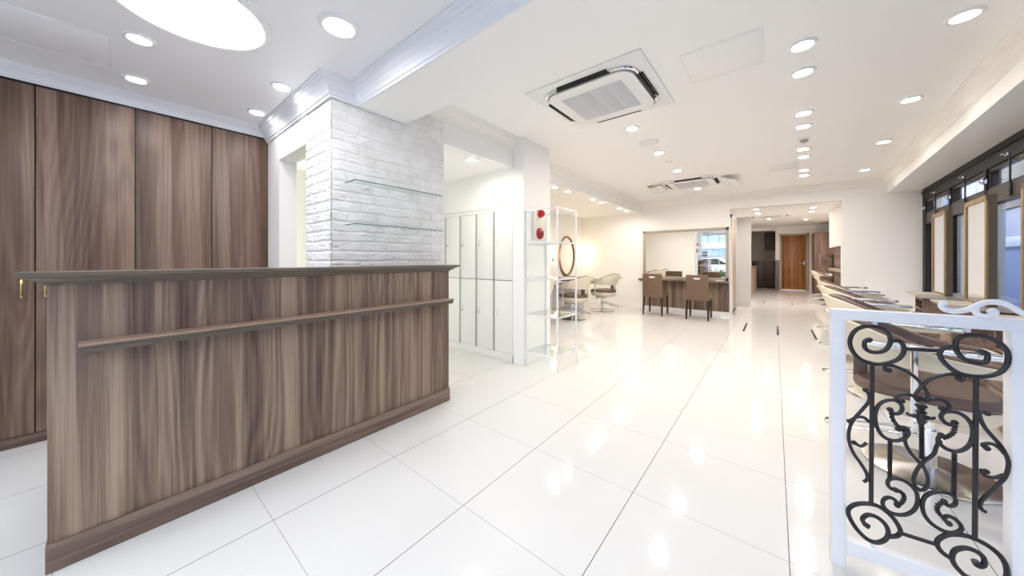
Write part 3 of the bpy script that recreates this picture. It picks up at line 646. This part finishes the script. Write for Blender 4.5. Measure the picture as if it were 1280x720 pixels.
def single(name, mb, mat, label, cat, group=None, loc=None, smooth=35):
    o = mb.build(name, mat, None, smooth); tag(o, label, cat, group)
    if loc: o.location = loc
    return o
sp = thing('ceiling_speaker', 'round white ceiling speaker between downlights past the near air conditioner', 'speaker', (-1.121, 3.883, ZC))
MB().lathe([(0, -.012), (.09, -.010), (.094, -.004), (.094, 0)], 36).build('grille', M['acwhite'], sp)
MB().lathe([(.094, 0), (.094, -.010), (.104, -.008), (.108, 0)], 36).build('rim', M['white_lac'], sp)
single('sprinkler_cover', MB().lathe([(0, -.014), (.035, -.014), (.042, -.008), (.042, 0)], 24), M['acwhite'], 'small round white ceiling cover between the second and third desk-side downlights', 'sprinkler', None, (-1.128, 4.82, ZC))
sd = thing('smoke_detector', 'round smoke detector in the aisle row of downlights', 'smoke detector', (.257, 4.84, ZC))
MB().lathe([(.0, -.018), (.052, -.018), (.056, -.012), (.056, 0)], 28).build('base', M['acwhite'], sd)
MB().lathe([(0, -.046), (.022, -.044), (.034, -.034), (.036, -.018)], 24).build('sensor_head', M['greyplastic'], sd)
single('heat_detector', MB().lathe([(0, -.03), (.03, -.028), (.045, -.012), (.05, 0)], 24), M['greyplastic'], 'small grey ceiling detector beside the far air conditioner over the alcove bulkhead', 'detector', None, (-1.78, 6.25, ZC))
vt = thing('ceiling_vent', 'square white ceiling vent beside the far aisle downlights', 'vent', (.10, 6.16, ZC))
MB().box((-.16, -.16, -.008), (.16, .16, 0), .003).build('frame', M['white_lac'], vt)
MB().box((-.12, -.12, -.014), (.12, .12, -.006), .003).build('grille', M['acwhite'], vt)
def hatch(loc, w, h, label, mat='ceil'):
    c = thing('ceiling_hatch', label, 'hatch', loc)
    MB().tube([(-w, -h, 0), (w, -h, 0), (w, h, 0), (-w, h, 0)], .003, n=6, closed=True).build('frame', M['acwhite'], c)
    MB().box((-w + .012, -h + .012, -.004), (w - .012, h - .012, 0), .001).build('panel', M[mat], c)
hatch((-3.0, -.217, ZR), .22, .22, 'square access hatch in the reception ceiling by the cabinets', 'ceil_gloss')
hatch((-.269, 2.575, ZC), .217, .217, 'square access hatch in the ceiling beside the near air conditioner')
# ------------------------------------------------------------------ styling chairs (face local +X)
def shell(r_in, r_out, lo, hi, lift=0.0, span=118):
    """curved wrap-around back, a closed rounded band between two radii"""
    m = MB(); nt = 44; vs = []; sec = 10
    for i in range(nt + 1):
        th = R(-span + 2 * span * i / nt); q = abs(i / nt * 2 - 1)
        w = max(0.0, math.cos(th / R(span) * PI / 2)) ** 1.9
        top = hi[0] + (hi[1] - hi[0]) * w + lift; bot = lo[0] + (lo[1] - lo[0]) * w
        endk = min(1.0, (1 - q) / .06); endk = math.sqrt(max(.02, 1 - (1 - endk) ** 2))
        mid = (top + bot) / 2; top = mid + (top - mid) * endk; bot = mid + (bot - mid) * endk
        rm = (r_in + r_out) / 2; th2 = (r_out - r_in) / 2 * (.4 + .6 * endk)
        for k in range(sec):
            a = 2 * PI * k / sec
            ca, sa = math.cos(a), math.sin(a)
            ca = math.copysign(abs(ca) ** .6, ca); sa = math.copysign(abs(sa) ** .45, sa)
            z = mid + sa * (top - bot) / 2
            lean = 1 + .34 * max(0, (z - .55)) * w / .28
            r = rm + ca * th2
            vs.append((-math.cos(th) * r * (1.02 if math.cos(th) > 0 else 1.75) * lean + .02, math.sin(th) * r * (1 + .10 * max(0, z - .55) / .28), z))
    fs = []
    for i in range(nt):
        for k in range(sec):
            l = (k + 1) % sec
            fs.append((i * sec + k, i * sec + l, (i + 1) * sec + l, (i + 1) * sec + k))
    fs.append(tuple(range(sec))); fs.append(tuple(nt * sec + k for k in range(sec)))
    return m.add(vs, fs)
def seat_solid(prof, rx, ry, n=40):
    m = MB(); vs = []; k = len(prof)
    for r, z in prof:
        for i in range(n):
            a = 2 * PI * i / n; c_, s_ = math.cos(a), math.sin(a); e = .8
            vs.append((math.copysign(abs(c_) ** e, c_) * rx * r - .025, math.copysign(abs(s_) ** e, s_) * ry * r, z + (.012 * (abs(s_) ** 2) * r if z > .42 else 0)))
    fs = [(j * n + i, j * n + (i + 1) % n, (j + 1) * n + (i + 1) % n, (j + 1) * n + i) for j in range(k - 1) for i in range(n)]
    fs += [tuple(range(n)), tuple((k - 1) * n + i for i in range(n))]
    return m.add(vs, fs)
def make_chair(label, group):
    c = thing('styling_chair', label, 'chair', (0, 0, 0), 0, group)
    MB().lathe([(0, 0), (.245, 0), (.252, .004), (.25, .011), (.235, .016), (.07, .024), (.045, .034), (0, .034)], 48).build('base', M['steel'], c)
    col = MB().lathe([(.034, .02), (.034, .20), (.042, .20), (.042, .235), (.028, .235), (.028, .335), (0, .335)], 24).build('column', M['chrome'], c)
    MB().box((-.10, -.10, .305), (.10, .10, .34), .008).build('mount_plate', M['black'], c)
    lv = [(-.03, -.05, .20), (-.14, -.055, .185), (-.34, -.06, .145), (-.40, -.04, .14), (-.40, .04, .14), (-.34, .06, .145), (-.14, .055, .185), (-.03, .05, .20)]
    MB().tube(catmull(lv, 5), .0075, n=8).build('pump_lever', M['chrome'], c)
    seat_solid([(.30, .318), (.62, .325), (.86, .345), (.97, .378), (1.0, .415), (.985, .428)], .262, .27).build('seat_shell', M['cream'], c)
    seat_solid([(.97, .426), (1.0, .442), (.985, .466), (.93, .482), (.75, .490), (.3, .492)], .262, .27).build('seat_cushion', M['brown'], c)
    shell(.285, .318, (.622, .596), (.664, .85)).build('back_shell', M['cream'], c)
    shell(.226, .288, (.626, .610), (.660, .843), .014).build('back_pad', M['brown'], c)
    MB().box((-.285, -.032, .43), (-.225, .032, .59), .012, 3).build('back_bracket', M['brown'], c)
    for s in (-1, 1):
        y = s * .400
        a = MB().box((-.24, y - .034, .728), (.17, y + .034, .753), .007).build('armrest', M['chrome'], c)
        pt = catmull([(-.08, y, .729), (-.08, y, .50), (-.08, y, .36), (-.08, y - s * .03, .325), (-.07, y - s * .10, .315), (-.02, y - s * .27, .322)], 5)
        MB().tube(pt, .0125, n=10).build('arm_post', M['chrome'], a)
    return c
gr = 'styling chairs along the window side'
ch = make_chair('nearest cream and brown styling chair, close behind the wrought iron partition', gr)
ch.location = (.66, 2.84, 0); ch.rotation_euler = (0, 0, WA + R(-4))
for y, l, rz in [(4.14, 'second cream and brown styling chair from the iron partition along the window side', -2), (5.44, 'third cream and brown styling chair from the iron partition along the window side', 0), (6.74, 'fourth styling chair from the iron partition, by the white far wall', 3)]:
    dup(ch, (.68 + RY * (y - 2.84), y, 0), WA + R(rz), l, gr)
gb = 'styling chairs in the back corridor'
for y, l in [(10.3, 'nearest styling chair in the back corridor, past the wooden shelf unit'), (11.55, 'middle styling chair in the back corridor beside the window-side wall'), (12.8, 'farthest styling chair in the back corridor before the tall brown cabinet')]:
    dup(ch, (1.14 + RY * (y - 10.3) * .6, y, 0), WA, l, gb)
ga = 'styling chairs in the alcove'
for x, y, rz, l in [(-3.10, 5.725, 172, 'cream and brown styling chair in the alcove seen through the white rack'), (-3.05, 7.05, 170, 'cream and brown styling chair in the alcove nearest the mirrored desk wall'), (-3.12, 4.40, 178, 'styling chair in the alcove mostly hidden behind the white column')]:
    dup(ch, (x, y, 0), R(rz), l, ga)

# ------------------------------------------------------------------ window stations: console with drawers, standing mirror
def wl(y, d): return (xw(y, d), y)
def console(yc, label):
    c = thing('styling_console', label, 'console', (xw(yc), yc, 0), WA, 'styling consoles along the windows')
    tp = [(-.45, .752), (-.452, .768), (-.04, .768), (-.04, .728), (-.40, .728), (-.43, .738)]
    MB().prism([(x, z) for x, z in tp], -.26, .26, 'Y').build('worktop', M['stone_top'], c, 20)
    b = MB(); b.box((-.40, -.26, .03), (-.06, .08, .06)).box((-.40, -.26, .03), (-.06, -.242, .728)).box((-.40, .062, .03), (-.06, .08, .728)).box((-.075, -.26, .03), (-.06, .08, .728)).box((-.40, -.26, .54), (-.06, .08, .555)).box((-.40, -.26, .70), (-.06, .08, .728))
    b.build('drawer_unit', M['walnut_h'], c)
    for k, (z0, z1) in enumerate(((.065, .295), (.30, .535))):
        d = MB().box((-.425, -.255, z0), (-.40, .075, z1), .006).build('drawer', M['walnut_h'], c)
        MB().box((-.432, -.10, z1 - .03), (-.425, -.08 + .0, z1 - .018), .002).build('pull', M['steel'], d)
    MB().box((-.405, -.258, .585), (-.38, .078, .60), .004).build('niche_rail', M['walnut_h'], c)
    return c
def stand_mirror(yc, label):
    c = thing('styling_mirror', label, 'mirror', (xw(yc), yc, .768), WA - .03, 'framed styling mirrors in front of the windows')
    H_, W_, fw = .945, .305, .045
    f = MB()
    for q in (((-.245, -W_, 0), (-.232, -W_ + fw, H_)), ((-.245, W_ - fw, 0), (-.232, W_, H_)), ((-.245, -W_, H_ - fw), (-.232, W_, H_)), ((-.245, -W_, 0), (-.232, W_, .02))): f.box(*q, .002)
    f.build('frame', M['oak'], c)
    MB().box((-.2315, -W_ + .001, .0), (-.190, W_ - .001, H_ - .001)).build('case', M['mirror_back'], c)
    MB().box((-.237, -W_ + fw, .02), (-.2325, W_ - fw, H_ - fw)).build('mirror_glass', M['mirror'], c)
    return c
for y, a, b in [(6.03, 'styling console with walnut drawers nearest the white far wall', 'oak framed styling mirror nearest the white far wall'), (4.91, 'styling console behind the white scroll of the partition', 'oak framed styling mirror in the middle, left of the open window'), (3.77, 'styling console hidden behind the partition top rail', 'oak framed styling mirror nearest the camera, cut by the picture edge')]:
    console(y, a); stand_mirror(y, b)

# ------------------------------------------------------------------ mirrored desk on the far wall
dk = thing('wall_desk', 'long walnut fronted wall desk under the wide mirror', 'desk', (-1.58, 8.02, 0))
MB().box((-.86, -.022, .075), (.858, 0, .69), .002).build('front_panel', M['walnut'], dk)
MB().box((-.86, -.015, 0), (.858, 0, .074)).build('plinth', M['white_lac'], dk)
MB().box((-.885, -.30, .69), (.852, 0, .722), .004).build('worktop', M['walnut_h'], dk)
MB().box((-.90, -.20, .655), (-.862, -.02, .715), .004).build('socket_box', M['greyplastic'], dk)
mi = thing('wall_mirror', 'wide champagne framed wall mirror above the walnut desk', 'mirror', (-1.585, 8.02, .722))
f = MB(); fw = .055
for q in (((-.855, -.03, 0), (-.855 + fw, 0, 1.11)), ((.855 - fw, -.03, 0), (.855, 0, 1.11)), ((-.855, -.03, 1.11 - fw), (.855, 0, 1.11)), ((-.855, -.03, 0), (.855, 0, fw))): f.box(*q, .004)
f.build('frame', M['champagne'], mi)
MB().box((-.81, -.012, .045), (.81, -.004, 1.07)).build('mirror_glass', M['mirror'], mi)
ty = thing('desk_tray', 'small white tray at the corridor end of the wall desk', 'tray', (-.86, 7.80, .722))
MB().lathe([(0, 0), (.09, 0), (.10, .012), (.096, .014), (.086, .005), (0, .005)], 4, mat=Matrix.Rotation(PI / 4, 4, 'Z')).build('dish', M['white_lac'], ty, 0)
MB().box((-.04, -.03, .006), (.04, .03, .016), .003).build('card', M['acwhite'], ty)

def side_chair(label):
    c = thing('side_chair', label, 'chair', (0, 0, 0), 0, 'tan side chairs at the wall desk')
    seat = MB().box((-.205, -.20, .375), (.205, .235, .475), .03, 3); seat.build('seat', M['tan'], c)
    b = MB(); n = 12; vs = []
    def back(w0, w1, z0, z1, y0, y1, th):
        m = bmesh.new(); bmesh.ops.create_cube(m, size=1)
        for v in m.verts:
            t = v.co.z + .5; w = w0 + (w1 - w0) * t
            v.co = Vector((v.co.x * 2 * w, y0 + (y1 - y0) * t + v.co.y * th, z0 + (z1 - z0) * t))
        bmesh.ops.bevel(m, geom=list(m.edges), offset=.014, segments=3, profile=.5, affect='EDGES'); return m
    MB().bm(back(.205, .188, .375, .868, -.215, -.265, .05)).build('backrest', M['tan'], c)
    h = MB().prism([(.062 * math.cos(a) , .80 + .017 * math.sin(a) + .004 * math.cos(2 * a)) for a in [2 * PI * k / 20 for k in range(20)]], -.2865, -.280, 'Y'); h.build('handle_slot', M['white_lac'], c)
    for x in (-1, 1):
        MB().tube([(x * .178, -.21, .39), (x * .186, -.245, 0)], [.026, .016], n=4).build('leg', M['darkleg'], c, 0)
        MB().tube([(x * .178, .205, .39), (x * .184, .215, 0)], [.026, .016], n=4).build('leg', M['darkleg'], c, 0)
    return c
sc = side_chair('tan upholstered side chair at the alcove end of the wall desk'); sc.location = (-1.975, 7.335, 0)
dup(sc, (-1.16, 7.315, 0), R(1.5), 'tan upholstered side chair at the corridor end of the wall desk')

# ------------------------------------------------------------------ alcove wall
ct = thing('styling_counter', 'long wall counter with a thin wooden top under the oval mirror', 'counter', (-4.045, 6.2, 0))
MB().box((0, -2.2, .715), (.66, 1.06, .75), .006).build('worktop', M['walnut_h'], ct)
for y in (-1.9, -.6, .8): MB().box((.02, y - .02, 0), (.55, y + .02, .715), .004).build('support', M['white_lac'], ct)
om = thing('oval_mirror', 'oval wood framed mirror on the alcove wall, seen through the white rack', 'mirror', (-4.05, 7.17, 1.252))
el = [(0.022, .37 * math.cos(2 * PI * k / 56), .475 * math.sin(2 * PI * k / 56)) for k in range(56)]
MB().tube(el, .024, n=10, closed=True).build('frame', M['oak'], om)
MB().prism([(p[1] * .98, p[2] * .98) for p in el], .004, .016, 'X').build('mirror_glass', M['mirror'], om)
for y, l in [(6.53, 'wall lamp left of the oval mirror, seen through the white rack'), (7.84, 'wall lamp between the oval mirror and the far corner')]:
    s = thing('wall_lamp', l, 'wall lamp', (-4.05, y, 1.17), 0, 'wall lamps beside the oval mirror')
    MB().lathe([(0, 0), (.045, 0), (.045, .012), (0, .016)], 20, mat=Matrix.Rotation(PI / 2, 4, 'Y')).tube(catmull([(.012, 0, 0), (.07, 0, 0), (.085, 0, .015), (.085, 0, .05)], 4), .008, n=8).build('bracket', M['brass'], s)
    MB().lathe([(.028, .045), (.040, .06), (.047, .12), (.045, .17), (.0, .17)], 24, (.085, 0, 0)).build('shade', M['sconce'], s)

# ------------------------------------------------------------------ corridor things
tc = thing('corridor_cupboard', 'tall beige cupboard in the side of the corridor opening beside the mirror', 'cupboard', (-.70, 8.165, 0))
MB().box((-.45, .02, 0), (-.006, .98, 2.05)).build('carcass', M['cupboard'], tc)
for y0, y1, hy in ((.03, .495, .46), (.505, .97, .54)):
    d = MB().box((-.006, y0, .08), (.012, y1, 2.03), .003).build('door', M['cupboard'], tc)
    MB().ball((.024, hy, 1.05), .014, 10).build('knob', M['brass'], d)
MB().box((-.03, .02, 0), (-.004, .98, .078)).build('plinth', M['black'], tc)
MB().box((-.03, 0, 0), (.018, .022, 2.10)).box((-.03, .978, 0), (.018, 1.0, 2.10)).box((-.03, 0, 2.05), (.018, 1.0, 2.10)).build('surround', M['white_lac'], tc)
wu = thing('wooden_wall_unit', 'wooden wall unit with two box shelves at the corridor corner, under white wall', 'shelf unit', (1.03, 8.14, 0))
MB().box((-.035, .01, .05), (0, 1.70, 1.42), .002).build('back_panel', M['walnut_h'], wu)
MB().box((-.12, .02, .93), (-.035, 1.70, .985), .004).build('shelf', M['champagne'], wu)
for z0, z1 in ((1.0, 1.28), (.56, .80)):
    MB().box((-.24, 1.70, z0), (.0, 1.95, z1), .004).build('box_shelf', M['walnut_h'], wu)
MB().box((-.05, 1.70, .02), (0, 1.75, 1.42), .002).build('end_panel', M['walnut_h'], wu)
lc = thing('low_cabinet', 'low brown corridor cabinet before the dark opening', 'cabinet', (-.50, 11.3, 0))
MB().box((-.55, 0, .07), (-.02, 3.5, .90), .004).build('carcass', M['walnut'], lc)
MB().box((-.56, -.01, .90), (.01, 3.52, .935), .004).build('top', M['walnut_h'], lc)
MB().box((-.5, .02, 0), (-.05, 3.48, .07)).build('plinth', M['white_lac'], lc)
for k in range(3):
    d = MB().box((-.02, .02 + k * 1.16, .08), (0, 1.16 + k * 1.16, .89), .003).build('door', M['walnut'], lc)
    MB().box((0, .55 + k * 1.16, .80), (.016, .65 + k * 1.16, .815), .002).build('pull', M['steel'], d)
for k, (x, y) in enumerate([(-.10, 12.2), (-.16, 12.9)]):
    b = single('pump_bottle', MB().lathe([(0, 0), (.035, 0), (.036, .11), (.030, .13), (.012, .14), (.012, .165), (0, .165)], 18).tube([(0, 0, .165), (0, 0, .19), (.04, 0, .188)], .005, n=6), M['white_lac'],
        ['white pump bottle on the low corridor cabinet, nearer one', 'white pump bottle on the low corridor cabinet, farther one'][k], 'bottle', 'pump bottles on the low cabinet', (-.50 + x, y, .935))
tb = thing('wardrobe', 'tall dark brown cabinet at the window side end of the corridor', 'cabinet', (1.03, 14.7, 0))
MB().box((.0, .02, 0), (.75, .95, 2.06), .004).build('carcass', M['walnut_warm'], tb)
for x0 in (.006, .380):
    d = MB().box((x0, 0, .06), (x0 + .365, .02, 2.05), .003).build('door', M['walnut_warm'], tb)
    MB().box((x0 + .32, -.014, 1.0), (x0 + .335, 0, 1.12), .003).build('handle', M['steel'], d)
bc = thing('base_cabinet', 'dark brown base cabinet inside the dim back room opening', 'cabinet', (-.72, 16.75, 0))
MB().box((0, 0, 0), (.76, .6, 1.10), .004).build('carcass', M['darkroom'], bc)
MB().box((.005, -.02, .08), (.375, 0, 1.08), .003).build('door', M['darkroom'], bc)
MB().box((.385, -.02, .08), (.755, 0, 1.08), .003).build('door', M['darkroom'], bc)
hc = thing('hanging_cabinet', 'dark hanging cabinet high in the dim back room opening', 'cabinet', (-.32, 16.9, 1.55))
MB().box((0, 0, 0), (.36, .45, .70), .004).build('carcass', M['darkroom'], hc)
MB().box((.005, -.018, .005), (.355, 0, .695), .003).build('door', M['darkroom'], hc)
jl = []
for (x, y0, y1, l) in [(-.392, 6.46, 7.32, 'dark strip in the floor on the mirrored desk side of the aisle'), (.043, 6.46, 7.32, 'dark strip in the floor at the middle of the aisle'), (.476, 6.46, 7.32, 'dark strip in the floor on the styling chair side of the aisle')]:
    single('floor_strip', MB().box((-.014, y0, 0), (.014, y1, .002), .0005), M['frame_dark'], l, 'floor strip', 'dark floor strips across the aisle', (x, 0, 0))
for (x, y, l) in [(-.219, 11.13, 'small dark floor mark by the low corridor cabinet, nearer one'), (-.218, 13.1, 'small dark floor mark by the low corridor cabinet, farther one'), (.357, 11.2, 'small dark floor mark before the wooden door, nearer one'), (.364, 13.86, 'small dark floor mark before the wooden door, farther one')]:
    single('floor_mark', MB().box((-.015, -.18, 0), (.015, .18, .002), .0005), M['frame_dark'], l, 'floor mark', 'small dark floor marks in the corridor', (x, y, 0))

# ------------------------------------------------------------------ wrought iron partition
gt = thing('iron_partition', 'white framed low partition with black wrought iron scrollwork and white crest', 'partition', (.172, 1.746, 0), R(7.35))
GW = .462
MB().box((0, 0, 0), (.040, .040, .941), .003).build('post', M['white_gate'], gt)
MB().box((GW - .044, 0, 0), (GW, .040, .941), .003).build('post', M['white_gate'], gt)
MB().box((0, -.002, .940), (GW, .042, .979), .003).build('top_rail', M['white_gate'], gt)
MB().box((.040, 0, .052), (GW - .044, .040, .104), .003).build('bottom_rail', M['white_gate'], gt)
YM = -.002
def P3(l): return [(u, YM, z) for u, z in l]
for l in IRON['scroll']:
    p = catmull(P3(l), 5); n = len(p)
    MB().tube(p, [.0072 if i > 4 else .0095 for i in range(n)], n=8).build('corner_scroll', M['iron'], gt)
for l in IRON['ogee']:
    p = catmull(P3(l), 5); m = MB().tube(p, .0056, n=8).ball(p[0], .0085, 10); m.build('centre_scroll', M['iron'], gt)
for l in IRON['volute']:
    p = catmull(P3(l), 5); m = MB().tube(p, .0062, n=8).ball(p[0], .009, 10).ball(p[-1], .009, 10); m.build('volute', M['iron'], gt)
for l in IRON['side']:
    p = catmull(P3(l), 5); m = MB().tube(p, .0056, n=8).ball(p[0], .0085, 10); m.build('side_scroll', M['iron'], gt)
for l in IRON['bar']:
    MB().tube(P3(l), .0066, n=8).build('bar', M['iron'], gt)
for l in IRON['twist']:
    p = catmull(P3(l), 3) if len(l) > 2 else [Vector(P3(l)[0]).lerp(Vector(P3(l)[1]), t / 24) for t in range(25)]
    q = []
    for i in range(len(p) - 1):
        for k in range(3): q.append(p[i].lerp(p[i + 1], k / 3))
    MB().tube(q, .0058, n=9, twist=.55).build('twisted_bar', M['iron'], gt)
fu, fz = .2262, .640
fi = MB().lathe([(0, .668), (.012, .666), (.016, .660), (.010, .652), (.009, .644), (.015, .640), (.009, .630), (.012, .618), (.010, .604), (.006, .592), (0, .590)], 16, (fu, YM, 0))
for a in range(5):
    an = R(-75 + a * 37.5)
    b0 = Vector((fu, YM, .632)); d = Vector((math.sin(an), .35 * math.cos(an), -.35 - .35 * math.cos(an)))
    fi.tube(catmull([b0, b0 + d * .018 + Vector((0, 0, -.002)), b0 + d * .030 + Vector((0, 0, .004)), b0 + d * .034 + Vector((0, 0, .012))], 4), [.004] * 3 + [.006] * 3 + [.005] * 4 + [.003] * 3, n=7)
fi.build('leaf_finial', M['iron'], gt)
for u in (.120, .336): MB().box((u - .006, .012, .925), (u + .006, .028, .941), .001).build('tab', M['white_gate'], gt)
for u, z in ((.115, .104), (.335, .104)): MB().box((u - .006, .012, z), (u + .006, .028, z + .014), .001).build('tab', M['white_gate'], gt)
cr = MB()
for l in IRON['crest']:
    cr.tube(catmull(P3(l), 6), .0088, n=12).ball(P3(l)[0], .0088, 12).ball(P3(l)[-1], .0088, 12)
cr.build('crest_scroll', M['white_gate'], gt)

# ------------------------------------------------------------------ light, sky, camera
w = bpy.data.worlds.new('sky'); S.world = w; w.use_nodes = True; nt = w.node_tree; nt.nodes.clear()
wo = nt.nodes.new('ShaderNodeOutputWorld'); bg = nt.nodes.new('ShaderNodeBackground')
bg.inputs[0].default_value = (.91, .955, 1.0, 1); bg.inputs[1].default_value = 3.4
nt.links.new(bg.outputs[0], wo.inputs[0])
cam = bpy.data.cameras.new('camera'); co = bpy.data.objects.new('camera', cam); COL.objects.link(co)
co.location = (0, 0, 1.17); co.rotation_euler = (R(90), 0, math.atan2(328, 405.8))
cam.sensor_width = 36; cam.lens = 405.8 / 1280 * 36; cam.shift_y = -36 / 1280; cam.clip_start = .02
S.camera = co
S.view_settings.view_transform = 'Standard'; S.view_settings.look = 'None'; S.view_settings.gamma = 1; S.view_settings.use_curve_mapping = False
S.view_settings.exposure = 1.08
S.cycles.use_denoising = True; S.cycles.max_bounces = 14; S.cycles.diffuse_bounces = 8; S.cycles.glossy_bounces = 6; S.cycles.transparent_max_bounces = 16
S.cycles.sample_clamp_indirect = 8.0; S.cycles.caustics_reflective = False; S.cycles.caustics_refractive = False
